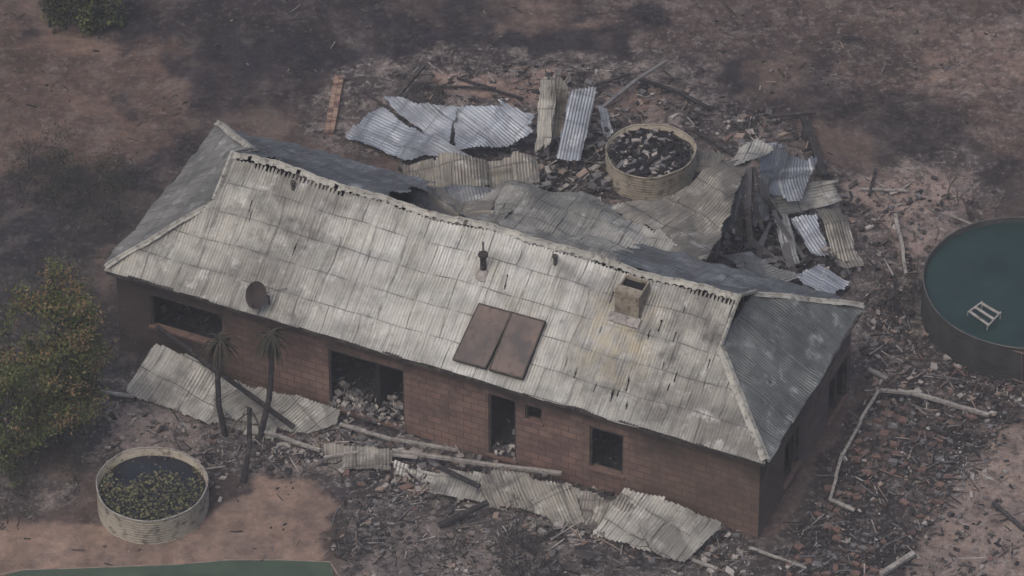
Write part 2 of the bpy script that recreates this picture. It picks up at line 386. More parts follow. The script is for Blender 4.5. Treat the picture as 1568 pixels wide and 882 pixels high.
fasc(H(.02,.05,ZE),H(L-.02,.05,ZE),-e2); fasc(H(.05,.1,ZE),H(.05,Wd-.1,ZE),-e1)
fasc(H(L-.05,.1,ZE),H(L-.05,Wd-.1,ZE),e1)
fasc(H(.1,Wd-.05,ZE),H(sR,Wd-.05,ZE),e2); fasc(H(sL+.6,Wd-.05,ZE),H(L-.1,Wd-.05,ZE),e2)
mb.make('fascia_and_gutter',[M['fascia'],M['wood']],house)
def wall(mb,O,d,inn,length,hgt,ops,mi=0,th=.2):
    O=Vector(O)
    sb=sorted({0,length,*[x for o in ops for x in o[:2]]}); zb=sorted({-.1,hgt,*[x for o in ops for x in o[2:]]})
    for i in range(len(sb)-1):
        for j in range(len(zb)-1):
            sc=(sb[i]+sb[i+1])/2; zc=(zb[j]+zb[j+1])/2
            if any(o[0]<sc<o[1] and o[2]<zc<o[3] for o in ops): continue
            q=[(sb[i],zb[j]),(sb[i+1],zb[j]),(sb[i+1],zb[j+1]),(sb[i],zb[j+1])]
            mb.quad([O+d*a+UP*z for a,z in q],mi,q)
            mb.quad([O+d*a+UP*z+inn*th for a,z in q][::-1],2,q[::-1])
    for s0,s1,z0,z1 in ops:
        for (a,za),(b_,zb_) in(((s0,z0),(s1,z0)),((s1,z0),(s1,z1)),((s1,z1),(s0,z1)),((s0,z1),(s0,z0))):
            mb.quad([O+d*a+UP*za,O+d*b_+UP*zb_,O+d*b_+UP*zb_+inn*th,O+d*a+UP*za+inn*th],mi,[(0,0),(.4,0),(.4,.2),(0,.2)])
def opF(u0,u1,vt,vb):
    um=(u0+u1)/2
    s0=FW(u1,vt)[0]; s1=FW(u0,vt)[0]; return [s0-OV,s1-OV,FW(um,vb)[1],FW(um,vt)[1]]
ops=[opF(230,340,466,516),opF(503,618,551,650),opF(748,790,608,695),opF(804,830,622,647),opF(903,955,660,724)]
ops[1][2]=.12; ops[2][2]=.08
for o in ops: o[3]=min(o[3],2.44)
opS=[]
for u0,u1,vt,vb in((1203,1226,664,724),(1271,1297,566,624)):
    um=(u0+u1)/2; opS.append([SW(u0,vt)[0]-OV,SW(u1,vt)[0]-OV,SW(um,vb)[1],SW(um,vt)[1]])
mb=MB(); WL=L-2*OV; WW=Wd-2*OV
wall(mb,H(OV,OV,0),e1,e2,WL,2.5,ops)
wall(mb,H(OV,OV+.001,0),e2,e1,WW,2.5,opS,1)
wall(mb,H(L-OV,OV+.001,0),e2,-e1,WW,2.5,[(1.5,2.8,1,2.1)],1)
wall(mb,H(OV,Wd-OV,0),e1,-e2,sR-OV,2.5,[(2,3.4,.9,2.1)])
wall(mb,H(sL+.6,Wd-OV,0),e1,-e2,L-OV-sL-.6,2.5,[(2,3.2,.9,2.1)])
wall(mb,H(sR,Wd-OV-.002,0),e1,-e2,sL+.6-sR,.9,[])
for s in(3.6,7.3,10.2,13.4): mb.box(H(s,HW-.6,1.2),e1*.06,e2*(HW-1.1),UP*1.15,2)
mb.make('walls',[MW,MWs,M['soot']],house)
mb=MB()
def frame(O,d,outw,o,mull=False):
    s0,s1,z0,z1=o
    mb.box(O+d*((s0+s1)/2)+UP*(z0+.03)+outw*.02,d*((s1-s0)/2+.04),outw*.05,UP*.03,1)
    mb.box(O+d*((s0+s1)/2)+UP*(z1-.03)-outw*.06,d*((s1-s0)/2-.001),outw*.03,UP*.028,0)
    for s in(s0+.025,s1-.025)+(((s0+s1)/2,) if mull else ()):
        mb.box(O+d*s+UP*((z0+z1)/2)-outw*.06,d*.018,outw*.03,UP*((z1-z0)/2-.062),0)
OF=H(OV,OV,0)
for i,o in enumerate(ops): frame(OF,e1,-e2,o)
for o in opS: frame(H(OV,OV,0),e2,-e1,o,mull=True)
mb.make('window_and_door_frames',[M['wood'],M['brickbit']],house)
mb=MB(); mb.quad([H(OV+.2,OV+.2,.06),H(L-.4,.4,.06),H(L-.4,Wd-.4,.06),H(.4,Wd-.4,.06)])
for i in range(1400):
    s=random.uniform(.6,L-.6); t=.5+random.random()**1.5*4
    if i<420: s=ops[1][0]+OV+random.random()*2; t=random.uniform(.1,.9)
    elif i<480: s=ops[2][0]+OV+random.random()*.7; t=random.uniform(.2,.6)
    r=random.uniform(.02,.075); mb.box(H(s,t,.06+random.random()*.3),Vector((random.uniform(-1,1),random.uniform(-1,1),.3))*r,Vector((random.uniform(-1,1),random.uniform(-1,1),0))*r,UP*r*.5,random.choice([0,0,1,2]) if i>480 else random.choice([0,1,2,2,1,2]))
mb.make('burnt_interior',[M['char'],M['grey'],M['ash']],house)

# solar collectors
mb=MB(); frameM=nmat('collector_frame',srgb(54,50,48),srgb(74,68,64),4)
glass=nmat('burnt_collector',srgb(58,52,51),srgb(92,76,69),1.3,rough=.5,c3=srgb(54,47,47),spec=.3,lo=.35,hi=.65)
c0=[RP(*p,off=.12) for p in((692,551),(802,582),(835,492),(735,465))]
def bil(u,v): return (c0[0]*(1-u)+c0[1]*u)*(1-v)+(c0[3]*(1-u)+c0[2]*u)*v
for a,b_ in((0,.49),(.51,1)):
    q=[bil(a,0),bil(b_,0),bil(b_,1),bil(a,1)]; ctr=sum(q,Vector())/4
    ax=(q[1]-q[0]+q[2]-q[3])/4; ay=(q[3]-q[0]+q[2]-q[1])/4
    mb.box(ctr,ax,ay,nF*.045,1)
    mb.box(ctr+nF*.05,ax*.93,ay*.95,nF*.004,0)
    for sx in(-1,1): mb.box(ctr+ax*sx*.965+nF*.052,ax*.034,ay,nF*.012,1)
    for sy in(-1,1): mb.box(ctr+ay*sy*.975+nF*.053,ax*.93,ay*.024,nF*.010,1)
mb.make('solar_panel',[glass,frameM])
mb=MB(); c=RP(968,460,0)
bx=.31
coolM=nmat('cooler_shell',srgb(112,104,93),srgb(134,126,113),4,c3=srgb(78,71,65))
for sx,sy,ax,ay in((0,-1,e1*bx,e2*.02),(0,1,e1*bx,e2*.02),(-1,0,e1*.02,e2*(bx-.02)),(1,0,e1*.02,e2*(bx-.02))):
    mb.box(c+e1*(sx*(bx-.02))+e2*(sy*bx)+UP*.1,ax,ay,UP*.34,0)
top=c+UP*.36
mb.quad([top-e1*.28-e2*.28,top+e1*.28-e2*.28,top+e1*.28+e2*.28,top-e1*.28+e2*.28],1)  # black sheet stands in for the shade down inside the opening
mb.box(top+UP*.09-e2*.2,e1*(bx+.02),e2*.12,UP*.012,0)
mb.box(c-e2*.45-UP*.25,e1*.38,uF*.12,nF*.012,2)
mb.make('evaporative_cooler',[coolM,M['soot'],M['pale']])
mb=MB(); c=RP(740,418)
mb.tube([c-UP*.1,c+UP*.55],.075,12,0); mb.tube([c+UP*.53,c+UP*.60],[.12,.12],12,0); mb.tube([c+UP*.60,c+UP*.68],[.12,.03],12,0)
mb.tube([c-UP*.08,c+UP*.12],[.22,.085],12,1); mb.tube([c+UP*.68,c+UP*.95],.03,6,2)
mb.make('chimney_flue',[M['wood'],M['ash'],M['grey']])
for (u,v) in((850,405),(449,292)):
    mb=MB(); c=RP(u,v); mb.tube([c-UP*.05,c+UP*.22],.045,8,0); mb.tube([c+UP*.22,c+UP*.28],.07,8,0); mb.make('vent_pipe',[M['fascia']])
mb=MB(); foot=RP(412,466); ctr=RP(396,470)+UP*.42+e2*(-.05)
mb.tube([foot,foot+UP*.25,ctr+e2*.12],.025,6,1)
nd=Vector((-.25,-.75,.45)).normalized(); a=nd.cross(UP).normalized(); b_=a.cross(nd)
for r in range(5):
    rr=r/4*.3; dz=.08*(r/4)**2
    for k in range(24):
        t=2*math.pi*k/24; mb.v.append(tuple(ctr+a*math.cos(t)*rr*.9+b_*math.sin(t)*rr*1.15+nd*dz))
base_i=len(mb.v)-120
for r in range(4):
    for k in range(24):
        k2=(k+1)%24; mb.f.append((base_i+r*24+k,base_i+r*24+k2,base_i+(r+1)*24+k2,base_i+(r+1)*24+k)); mb.m.append(0); mb.uv+=[(0,0)]*4
mb.tube([ctr-b_*.3+nd*.05,ctr-b_*.2+nd*.35],.012,5,1); mb.box(ctr-b_*.2+nd*.37,a*.03,b_*.03,nd*.05,1)
mb.tube([ctr-nd*.02,RP(440,446)+UP*.1],.012,5,2)
mb.make('satellite_dish',[nmat('dish',srgb(48,43,43),srgb(62,56,54),3),M['wood'],M['grey']],smooth=False)

# ---------------------------------------------------------------- fallen sheets (arbitrary outline, straight corrugations)
def sheet(pts,mat,cr=.1,seed=0,dirn=(0,-1),name='fallen_roof_sheet'):
    V=np.array([P(*p) for p in pts]); n=len(V)
    d=V[dirn[1]]-V[dirn[0]]
    Am=np.c_[V[:,0],V[:,1],np.ones(n)]; co,_,_,_=np.linalg.lstsq(Am,V[:,2],rcond=None)
    nn=np.array([-co[0],-co[1],1.0]); nn/=np.linalg.norm(nn)
    t=d-nn*d.dot(nn); t/=np.linalg.norm(t); s=np.cross(t,nn)
    O=V.mean(0); s2=(V-O)@s; t2=(V-O)@t
    poly=np.c_[s2,t2]
    S,T=np.meshgrid(np.arange(s2.min()-.1,s2.max()+.1,.02),np.arange(t2.min()-.1,t2.max()+.1,.045),indexing='ij')
    rz=(V-O)@nn; wsum=0; corr=0
    for i in range(n):
        w=1/(((S-s2[i])**2+(T-t2[i])**2)+.05); wsum=wsum+w; corr=corr+w*rz[i]
    disp=corr/wsum
    lap=np.floor((S+seed)/.8)
    disp=disp+.011*np.cos(2*math.pi*S/PER)+cr*2.4*(fbm(S*.7+seed*3.3+9,T*.7+9,3,seed)-.5)+.045*(np.mod(S+seed,.8)/.8)
    disp+=cr*3.0*(np.abs(np.mod(T*.5+.8*fbm(S*.7,T*.1,2,seed+8),1)-.5)-.25)
    disp+=cr*2.2*(np.abs(np.mod(S*.45+.5*fbm(S*.2+5,T*.9+5,2,seed+18)+.3*T,1)-.5)-.25)
    # individual sheets shifted against each other
    disp+=cr*.6*(vnoise(lap*3.7+seed,np.floor(T/1.6)*2.9,seed+60)-.5)
    X=O+S[...,None]*s+T[...,None]*t+disp[...,None]*nn
    X[...,2]=np.maximum(X[...,2],.05+.011*np.cos(2*math.pi*S/PER))
    lapoff=.35*(vnoise(lap*7.3+seed*3.1,S*0+.5,seed+2)-.5)
    e=sdist(S,T+lapoff,poly)+.12*(fbm(S*2.5+30,T*2.5+30,3,seed+40)-.5)
    k=(e[1:,1:]+e[:-1,:-1]+e[1:,:-1]+e[:-1,1:])>0
    grid_mesh(name,X,[mat],np.stack([S+seed*3.7+50,T+seed*1.9+50],-1),k)
SH=[
 ([(527,206,.2),(560,172,.5),(588,168,.6),(650,205,.8),(716,233,.9),(712,248,.6),(620,246,.3)],MB_,.12,(4,1)),
 ([(590,151,.9),(640,160,1.0),(700,160,1.1),(690,225,.6),(655,204,.6),(618,182,.7)],MB_,.14,(0,3)),
 ([(688,160,1.1),(770,165,1.0),(828,180,1.0),(822,196,.8),(768,223,.6),(735,226,.6),(700,232,.5)],MB_,.14,(0,4)),
 ([(826,124,1.8),(845,116,2.0),(851,120,2.0),(846,216,.7),(818,235,.5)],MP,.14,(0,4)),
 ([(846,117,2.0),(858,122,1.9),(870,136,1.8),(862,205,.6),(840,218,.7)],MT,.12,(0,4)),
 ([(873,138,1.7),(911,135,1.6),(905,178,1.1),(888,249,.5),(850,243,.5),(862,200,1.0)],MB_,.06,(1,3)),
 ([(612,250,1.3),(745,248,1.4),(748,280,1.2),(722,290,1.1),(700,312,1.0),(655,302,1.1),(625,282,1.2)],MT,.2,(1,2)),
 ([(740,246,1.4),(790,240,1.4),(822,244,1.3),(828,280,1.2),(745,292,1.1)],MT,.2,(0,4)),
 ([(626,276,1.9),(665,300,1.8),(700,312,1.8),(765,300,1.9),(752,366,2.4),(700,356,2.4),(630,338,2.5)],MT,.22,(0,3)),
 ([(690,318,1.9),(770,290,1.8),(832,284,1.8),(820,310,2.1),(770,350,2.5),(740,368,2.4)],MP,.18,(2,5)),
 ([(640,300,1.2),(760,295,1.2),(800,345,1.3),(660,340,1.4)],MRb,.2,(0,3)),
 ([(822,278,2.5),(870,285,2.4),(905,302,2.2),(960,335,2.3),(1050,385,2.5),(1052,420,2.6),(900,405,2.8),(745,372,2.8),(780,325,2.7)],MP,.13,(0,7)),
 ([(930,320,1.7),(1000,300,2.1),(1060,283,2.4),(1143,235,2.9),(1138,262,2.8),(1115,330,2.6),(1086,397,2.5),(1045,400,2.4),(1000,360,2.0)],MT,.14,(3,8)),
 ([(860,330,1.5),(950,310,1.5),(1040,380,2.0),(960,385,2.0)],MRb,.14,(0,3)),
 ([(1062,278,2.3),(1160,216,2.8),(1190,236,2.7),(1138,252,2.9)],MP,.08,(1,3)),
 ([(1150,222,2.6),(1180,222,2.4),(1252,242,1.7),(1240,268,1.5),(1220,302,1.2),(1185,300,1.4),(1165,270,2.0)],MB_,.2,(1,5)),
 ([(1175,298,1.3),(1190,332,.9),(1240,322,.8),(1292,308,.6),(1282,276,1.0),(1230,282,1.2)],MP,.2,(0,4)),
 ([(1205,335,.8),(1248,330,.8),(1268,385,.4),(1246,388,.4)],MB_,.1,(0,3)),
 ([(1248,325,.7),(1280,318,.5),(1322,405,.2),(1285,413,.2)],MT,.16,(0,3)),
 ([(1215,430,.6),(1245,408,.6),(1298,432,.3),(1275,455,.3)],MB_,.1,(0,3)),
 ([(1100,395,.9),(1150,385,.9),(1230,425,.6),(1190,440,.6)],MRb,.12,(0,1)),
 ([(915,160,.6),(930,165,.6),(945,215,.1),(925,218,.1)],MB_,.1,(0,3)),
 ([(1068,232,.3),(1110,236,.3),(1090,262,.3),(1060,258,.3)],MT,.12,(0,3)),
 ([(1100,285,2.3),(1140,262,2.6),(1130,330,1.9),(1098,372,1.8)],MRb,.2,(1,2)),
 ([(1150,270,2.2),(1172,268,2.1),(1182,330,1.2),(1160,345,1.3)],MRb,.15,(0,3)),
 ([(1185,335,1.0),(1205,325,1.1),(1225,400,.4),(1205,405,.4)],MRb,.12,(0,3)),
 # front
 ([(237,523,.9),(295,545,.8),(350,578,.6),(335,650,.1),(260,625,.1),(197,605,.1),(198,588,.2)],MP,.08,(0,6)),
 ([(335,572,.6),(400,592,.5),(520,628,.4),(515,650,.2),(470,664,.1),(330,640,.2)],MP,.08,(1,5)),
 ([(350,630,.15),(425,655,.15),(420,674,.06),(345,652,.06)],MP,.05,(0,3)),
 ([(495,683,.2),(600,690,.3),(600,724,.1),(505,718,.1)],MT,.12,(1,2)),
 ([(595,705,.35),(680,716,.4),(760,728,.45),(745,776,.1),(680,762,.1),(620,735,.1)],MP,.13,(2,3)),
 ([(735,724,.45),(870,740,.5),(885,770,.3),(900,806,.1),(740,772,.1)],MT,.13,(1,3)),
 ([(862,742,.4),(940,770,.35),(925,824,.1),(850,790,.1)],MT,.13,(1,2)),
 ([(955,752,.75),(1020,765,.65),(1108,795,.5),(1106,808,.4),(1052,857,.1),(905,822,.1)],MP,.1,(0,5)),
 ([(895,795,.3),(955,752,.8),(975,780,.5),(915,826,.05)],MT,.12,(1,3)),
]
for i,(pts,mt,cr,dr) in enumerate(SH): sheet(pts,mt,cr,seed=i+1,dirn=dr)

# ---------------------------------------------------------------- round tanks
def tank(name,u,v,zrim,r,zb,mat,tilt=(0,0),rimM=None,wob=1):
    c=P(u,v,zrim); mb=MB(); n=64; par=empty(name)
    zs=np.arange(zb,zrim+.001,.019)
    W_=lambda t:(1+wob*(.012*math.sin(3*t+1)+.008*math.sin(7*t)))
    def ring(rad,z):
        b0=len(mb.v)
        for k in range(n):
            t=2*math.pi*k/n; rr=rad*W_(t)
            mb.v.append((c.x+math.cos(t)*rr,c.y+math.sin(t)*rr,z+tilt[0]*math.cos(t)*z+tilt[1]*math.sin(t)*z))
        return b0
    rs=[ring(r+.012*math.cos(2*math.pi*(z-zb)/.076),z) for z in zs]+[ring(r-.03,zrim),ring(r-.03,zb)]
    for i in range(len(rs)-1):
        for k in range(n):
            k2=(k+1)%n; mb.f.append((rs[i]+k,rs[i]+k2,rs[i+1]+k2,rs[i+1]+k)); mb.m.append(0); mb.uv+=[(k,i)]*4
    mb.make('tank_wall',[mat],par,smooth=True)
    mb=MB(); mb.tube([(c.x+math.cos(2*math.pi*k/n)*r*W_(2*math.pi*k/n),c.y+math.sin(2*math.pi*k/n)*r*W_(2*math.pi*k/n),zrim*(1+tilt[0]*math.cos(2*math.pi*k/n)+tilt[1]*math.sin(2*math.pi*k/n))+.01) for k in range(n+1)],.022,6,0,cap=False)
    mb.make('rim',[rimM or mat],par,smooth=True)
    return c,par
tankM=nmat('cream_tank_iron',srgb(120,113,102),srgb(144,137,124),1.5,rough=.7,c3=srgb(82,75,69))
def disc(par,c,r,z,mat,amp,name,seed=0,sc=2.):
    n,m=40,72; R,T=np.meshgrid(np.linspace(0,1,n)*r,np.linspace(0,2*math.pi,m),indexing='ij')
    X=c.x+R*np.cos(T); Y=c.y+R*np.sin(T); ZZ=z+amp*(fbm(X*sc,Y*sc,4,seed)-.5)*2
    return grid_mesh(name,np.stack([X,Y,ZZ],-1),[mat],np.stack([X,Y],-1),parent=par)
c,par=tank('water_tank',996,231,.72,1.13,0,tankM,(.06,-.05),wob=1.6)
debrisM=nmat('tank_debris',srgb(34,32,34),srgb(54,51,52),3,c3=srgb(118,114,110),bump=.5)
disc(par,c,1.1,.58,debrisM,.12,'burnt_contents',4,3)
mb=MB()
for i in range(260):
    t=random.uniform(0,6.28); rr=math.sqrt(random.random())*.95; s=random.uniform(.02,.09)
    d=Vector((random.uniform(-1,1),random.uniform(-1,1),random.uniform(-.3,.5))).normalized()
    q=d.cross(UP).normalized(); mb.box((c.x+math.cos(t)*rr,c.y+math.sin(t)*rr,.63+random.random()*.07),d*s*1.6,q*s*.6,UP*s*.2,random.choice([0,0,0,0,1,2]))
mb.make('charred_pieces',[M['soot'],M['grey'],M['ash']],par)
c,par=tank('planter_tank',232,741,.72,1.31,0,tankM,(0,0),M['pale'])
disc(par,c,1.27,.5,nmat('dark_pond_water',srgb(20,22,28),srgb(32,35,42),2,rough=.35,spec=.3),.01,'water')
leafA=nmat('leaf_olive',srgb(76,80,54),srgb(104,102,73),6); leafB=nmat('leaf_brown',srgb(74,67,54),srgb(94,85,68),6); leafD=nmat('leaf_dark',srgb(40,43,38),srgb(54,57,47),6)
mb=MB()
for i in range(2300):
    t=random.uniform(0,6.28); rr=math.sqrt(random.random())*1.22; x=math.cos(t)*rr; y=math.sin(t)*rr
    if y>.3+.25*math.sin(x*3+1) and random.random()<.95 and abs(x)<.95: continue
    z=.54+random.random()*.22
    s=random.uniform(.02,.05); a=Vector((random.uniform(-1,1),random.uniform(-1,1),random.uniform(-.5,.5))).normalized(); b_=a.cross(Vector((random.uniform(-.5,.5),random.uniform(-.5,.5),1))).normalized()
    p=Vector((c.x+x,c.y+y,z)); mb.quad([p-a*s,p-b_*s*.7,p+a*s,p+b_*s*.7],random.choice([0,0,0,1,1,2,2]))
mb.make('water_plants',[leafA,leafB,leafD],par)
poolM=nmat('pool_wall',srgb(38,40,41),srgb(54,54,54),2)
c,par=tank('swimming_pool',1570,432,1.1,2.5,0,poolM,(0,0),nmat('pool_rim',srgb(58,60,60),srgb(84,82,80),3),wob=.4)
disc(par,c,2.46,.98,nmat('pool_water',srgb(26,42,42),srgb(35,52,51),.8,rough=.3,spec=.2),.008,'pool_water')
p0=P(1482,478,1.15);p1=P(1512,500,1.15);p2=P(1504,462,1.2);p3=P(1532,478,1.2)
mb=MB()
for a,b_ in((p0,p2),(p1,p3)): mb.tube([a-UP*.1,a,b_,b_-UP*.4],.022,6,0)
for f in(.1,.5,.9):
    a=p0.lerp(p2,f); b_=p1.lerp(p3,f); mb.box((a+b_)/2,(b_-a)/2,(p2-p0).normalized()*.03,UP*.012,0)
mb.make('pool_ladder',[M['ash']])
mb=MB()
for i in range(12):
    a=P(1492+i*8,520+i*2.2,1.0); b_=P(1484+i*9,556+i*3.2,.05); mb.tube([a,b_],.014,5,0)
mb.tube([P(1490,520,1.0),P(1582,545,1.0)],.02,5,0); mb.tube([P(1482,556,.1),P(1585,592,.1)],.02,5,0)
mb.make('pool_fence',[nmat('rusted_steel',srgb(84,72,68),srgb(104,88,82),5)])
poly=[(36,873),(110,871),(190,868),(270,865),(350,858),(430,858),(505,861),(516,900),(500,1000),(0,1000),(-60,900)]
mb=MB(); mb.quad([P(u,v,.03) for u,v in poly]); mb.make('pond',[nmat('pond_green',srgb(54,66,57),srgb(66,78,66),1.2,rough=.9,spec=.05)])
mb=MB(); mb.tube([P(u,v,.01) for u,v in [(-60,890)]+poly[:7]+[(518,880)]],.03,6,0); mb.make('pond_edging',[M['tanbit']])

# ---------------------------------------------------------------- rubble
def inpoly(p,poly):
    x,y=p; r=False; n=len(poly)
    for i in range(n):
        ax,ay=poly[i];bx,by=poly[(i+1)%n]
        if (ay>y)!=(by>y) and x<(bx-ax)*(y-ay)/(by-ay)+ax: r=not r
    return r
def scatter(name,poly,n,smin,smax,mats,wts,zmax=.12,elong=2.):
    w=W2(poly).tolist(); mb=MB(); x0,x1=min(a[0] for a in w),max(a[0] for a in w); y0,y1=min(a[1] for a in w),max(a[1] for a in w)
    k=0
    while k<n:
        cx,cy=random.uniform(x0,x1),random.uniform(y0,y1)
        if not inpoly((cx,cy),w): continue
        cl=random.choice([1,1,4,9])
        for j in range(cl):
            x=cx+random.gauss(0,.2)*(cl>1); y=cy+random.gauss(0,.2)*(cl>1)
            s=smin+(smax-smin)*random.random()**4; an=random.uniform(0,6.28); tl=random.uniform(-.35,.35)
            a=Vector((math.cos(an),math.sin(an),tl)); b_=Vector((-math.sin(an)+random.uniform(-.4,.4),math.cos(an)+random.uniform(-.4,.4),random.uniform(-.3,.3)))
            st=random.random()<.2
            e=random.uniform(4,12)*(.5 if s>.1 else 1) if st else 1+random.random()*.8
            mb.box((x,y,random.random()*zmax+.01),a*s*e*.5,b_*(.012 if st else s*.4),a.cross(b_)*(.01 if st else s*.16),random.choices(range(len(mats)),wts)[0])
            k+=1
    return mb.make(name,mats)
RM=[M['char'],M['grey'],M['ash'],M['tanbit'],M['brickbit'],M['wood']]
R_='rubble'
scatter(R_,[(600,110),(900,100),(1060,150),(1200,180),(1330,290),(1480,290),(1400,400),(1390,570),(1330,500),(1300,420),(1200,420),(1000,300),(820,270),(600,250)],2600,.025,.17,RM,[6,4,2.2,1.6,.5,5],.08)
scatter(R_,[(820,240),(930,200),(935,300),(830,290)],500,.04,.22,RM,[5,4,2,1,.4,3],.3)
scatter(R_,[(1090,300),(1210,330),(1300,440),(1200,430),(1090,400)],600,.05,.26,RM,[6,4,1,.5,0,6],.4,4)
scatter(R_,[(500,640),(700,700),(900,745),(1170,830),(1150,870),(880,830),(600,760),(500,710),(400,690)],1900,.03,.18,RM,[4,4,5,1.6,1.2,3],.1)
scatter(R_,[(520,740),(920,830),(1160,860),(1150,900),(520,900)],1300,.02,.12,RM,[6,4,2.4,1,.2,5],.04)
scatter(R_,[(130,600),(480,680),(500,720),(380,715),(330,780),(170,690)],600,.02,.14,RM,[4,4,4,1,.5,3],.06)
scatter(R_,[(1335,480),(1420,480),(1568,600),(1568,660),(1400,610),(1330,600)],800,.03,.16,RM,[5,3,3,1.6,1.3,5],.08)
scatter(R_,[(1200,850),(1340,600),(1560,640),(1440,780),(1370,882),(1180,900)],2200,.02,.10,RM,[7,5,2,.4,.4,5],.09)
scatter(R_,[(1400,760),(1568,650),(1568,900),(1380,900)],450,.02,.12,RM,[5,3,2.5,2,.7,5],.04)
scatter(R_,[(0,20),(1568,0),(1568,330),(1200,150),(600,90),(300,230),(0,330)],600,.015,.08,RM,[7,2,.3,1,0,6],.03)
scatter(R_,[(0,800),(300,820),(380,730),(500,720),(510,860),(0,870)],120,.01,.05,RM,[4,2,1,2,0,4],.01)
# brick paving remnants: laid rows, heaved and partly missing
mb=MB(); w=W2([(1352,618),(1498,648),(1462,735),(1390,850),(1330,900),(1195,882),(1290,700)]).tolist()
O=P(1345,605)
for i in range(0,40):
    for j in range(-30,80):
        p=O-e2*(.31*i)-e1*(.235*j-.5+(.11 if i%2 else 0))+Vector((random.gauss(0,.03),random.gauss(0,.03),0))
        if not inpoly((p.x,p.y),w): continue
        gap=vnoise(np.array([p.x*1.1]),np.array([p.y*1.1]),5)[0]*.5+vnoise(np.array([p.x*3.1]),np.array([p.y*3.1]),6)[0]*.5
        if gap<.4 or random.random()<.2: continue
        an=random.gauss(0,.14 if gap>.5 else .5); a=(e1*math.cos(an)+e2*math.sin(an)); b_=(e2*math.cos(an)-e1*math.sin(an))
        mb.box(p+UP*(.04+random.random()*.02),a*random.choice([.11,.1,.06]),b_*random.choice([.05,.07,.09]),(UP+a*random.uniform(-.2,.2)).normalized()*.03,random.choice([0,0,0,1,1,2]))
mb.make('brick_paving',[nmat('paver',srgb(86,69,63),srgb(108,87,79),5,c3=srgb(60,53,51)),nmat('brick_dark',srgb(62,54,52),srgb(78,66,62),6),M['grey']])
mb=MB()
for i in range(34):
    f=i/33; p=P(504,206).lerp(P(519,122),f)
    for k in range(2):
        if random.random()<.15: continue
        d=(P(519,122)-P(504,206)).normalized(); q=d.cross(UP)
        mb.box(p+q*(k*.13-.06)+UP*(.05+random.random()*.04),d*.05,q*.06,UP*.04,random.choice([0,0,1]))
mb.make('brick_edging',[nmat('edging_brick',srgb(116,96,84),srgb(140,118,104),6),M['brickbit']])
# ---------------------------------------------------------------- beams
def beam(pts,r,mt,name='charred_beam'):
    mb=MB(); pp=[P(*p) for p in pts]
    for a,b_ in zip(pp[:-1],pp[1:]):
        n=max(1,int((b_-a).length/.7)); d=(b_-a)
        for i in range(n):
            c1=a+d*(i/n)+UP*random.uniform(0,.02); c2=a+d*((i+1)/n); q=d.cross(UP).normalized()
            mb.box((c1+c2)/2+q*random.uniform(-.02,.02),d/n*.5,q*r*random.uniform(.75,1),d.normalized().cross(q)*r*.6,0)
    mb.make(name,[mt])
for pts,r,mt in [
 ([(603,155,.1),(650,100,.7)],.06,M['wood']),([(918,168,.1),(975,122,.4),(1022,93,.8)],.05,M['grey']),([(905,132,.2),(965,112,.3)],.04,M['wood']),
 ([(975,120,.2),(1040,142,.2),(1090,168,.1)],.05,M['char']),([(1232,180,.1),(1262,270,.2)],.1,M['char']),
 ([(1180,178,.1),(1250,172,.2)],.05,M['wood']),([(672,806,.1),(748,770,.4)],.07,M['char']),([(672,714,.4),(735,745,.5)],.06,M['char']),
 ([(780,820,.1),(820,850,.1)],.05,M['char']),([(1520,770,.1),(1568,812,.1)],.05,M['wood']),([(240,500,1.2),(340,575,1.0),(450,655,.3)],.06,M['char']),
 ([(1370,420,.0),(1372,480,.6)],.04,M['char']),([(1400,420,.0),(1398,468,.5)],.04,M['char']),([(610,260,.1),(655,200,.2)],.05,M['char']),
 ([(640,130,.1),(760,135,.1)],.035,M['wood']),([(560,140,.1),(600,170,.1)],.035,M['wood']),([(700,120,.1),(800,150,.1)],.035,M['char']),([(1130,240,.1),(1060,200,.1)],.035,M['char']),([(1340,260,.1),(1330,300,.1)],.04,M['char'])]: beam(pts,r,mt)
for pts,r in [
 ([(1372,328,.15),(1388,420,.15)],.05),([(1320,290,.1),(1392,293,.1)],.035),([(1347,598,.2),(1318,645,.15),(1290,695,.15),(1270,765,.12),(1308,782,.1)],.045),
 ([(1347,598,.2),(1392,602,.2)],.05),([(1392,600,.2),(1515,635,.15)],.06),([(110,587,.1),(155,600,.15),(205,607,.2)],.045),([(520,650,.2),(600,672,.3),(700,690,.3)],.045),
 ([(600,690,.3),(760,712,.45),(860,725,.4)],.055),([(495,700,.2),(560,690,.25),(640,700,.3)],.04),([(1060,858,.1),(1098,872,.1)],.04),([(1148,838,.1),(1235,870,.1)],.035),
 ([(1350,880,.1),(1400,848,.1)],.08),([(1455,330,.1),(1490,345,.1)],.03),([(400,660,.2),(490,690,.2)],.055),([(1330,565,.2),(1358,580,.1)],.05)]: beam(pts,r,M['pale'],'fallen_board')
mb=MB()
for a,b_ in (((1146,256,2.8),(1104,372,1.4)),((1148,258,2.8),(1130,362,1.3)),((1152,256,2.8),(1168,352,1.2)),((1154,256,2.8),(1198,338,1.0)),((1150,258,2.8),(1150,380,1.0)),((1140,262,2.7),(1096,395,1.6)),((1120,330,1.2),(1190,400,.3)),((1180,340,.9),(1160,415,.3)),((1100,400,.5),(1200,395,.4)),((1205,350,.8),(1215,420,.3)),((1165,280,2.0),(1235,400,.2))):
    p,q=P(*a),P(*b_); d=q-p; s=d.cross(Vector((0,-.7,.7))).normalized()
    md=(p+q)/2+s*.1
    w=random.uniform(.03,.1)
    mb.quad([p-s*w*.4,p+s*w*.4,md+s*w,md-s*w],random.choice([0,1])); mb.quad([md-s*w,md+s*w,q+s*w*.8,q-s*w*.8],random.choice([0,1]))
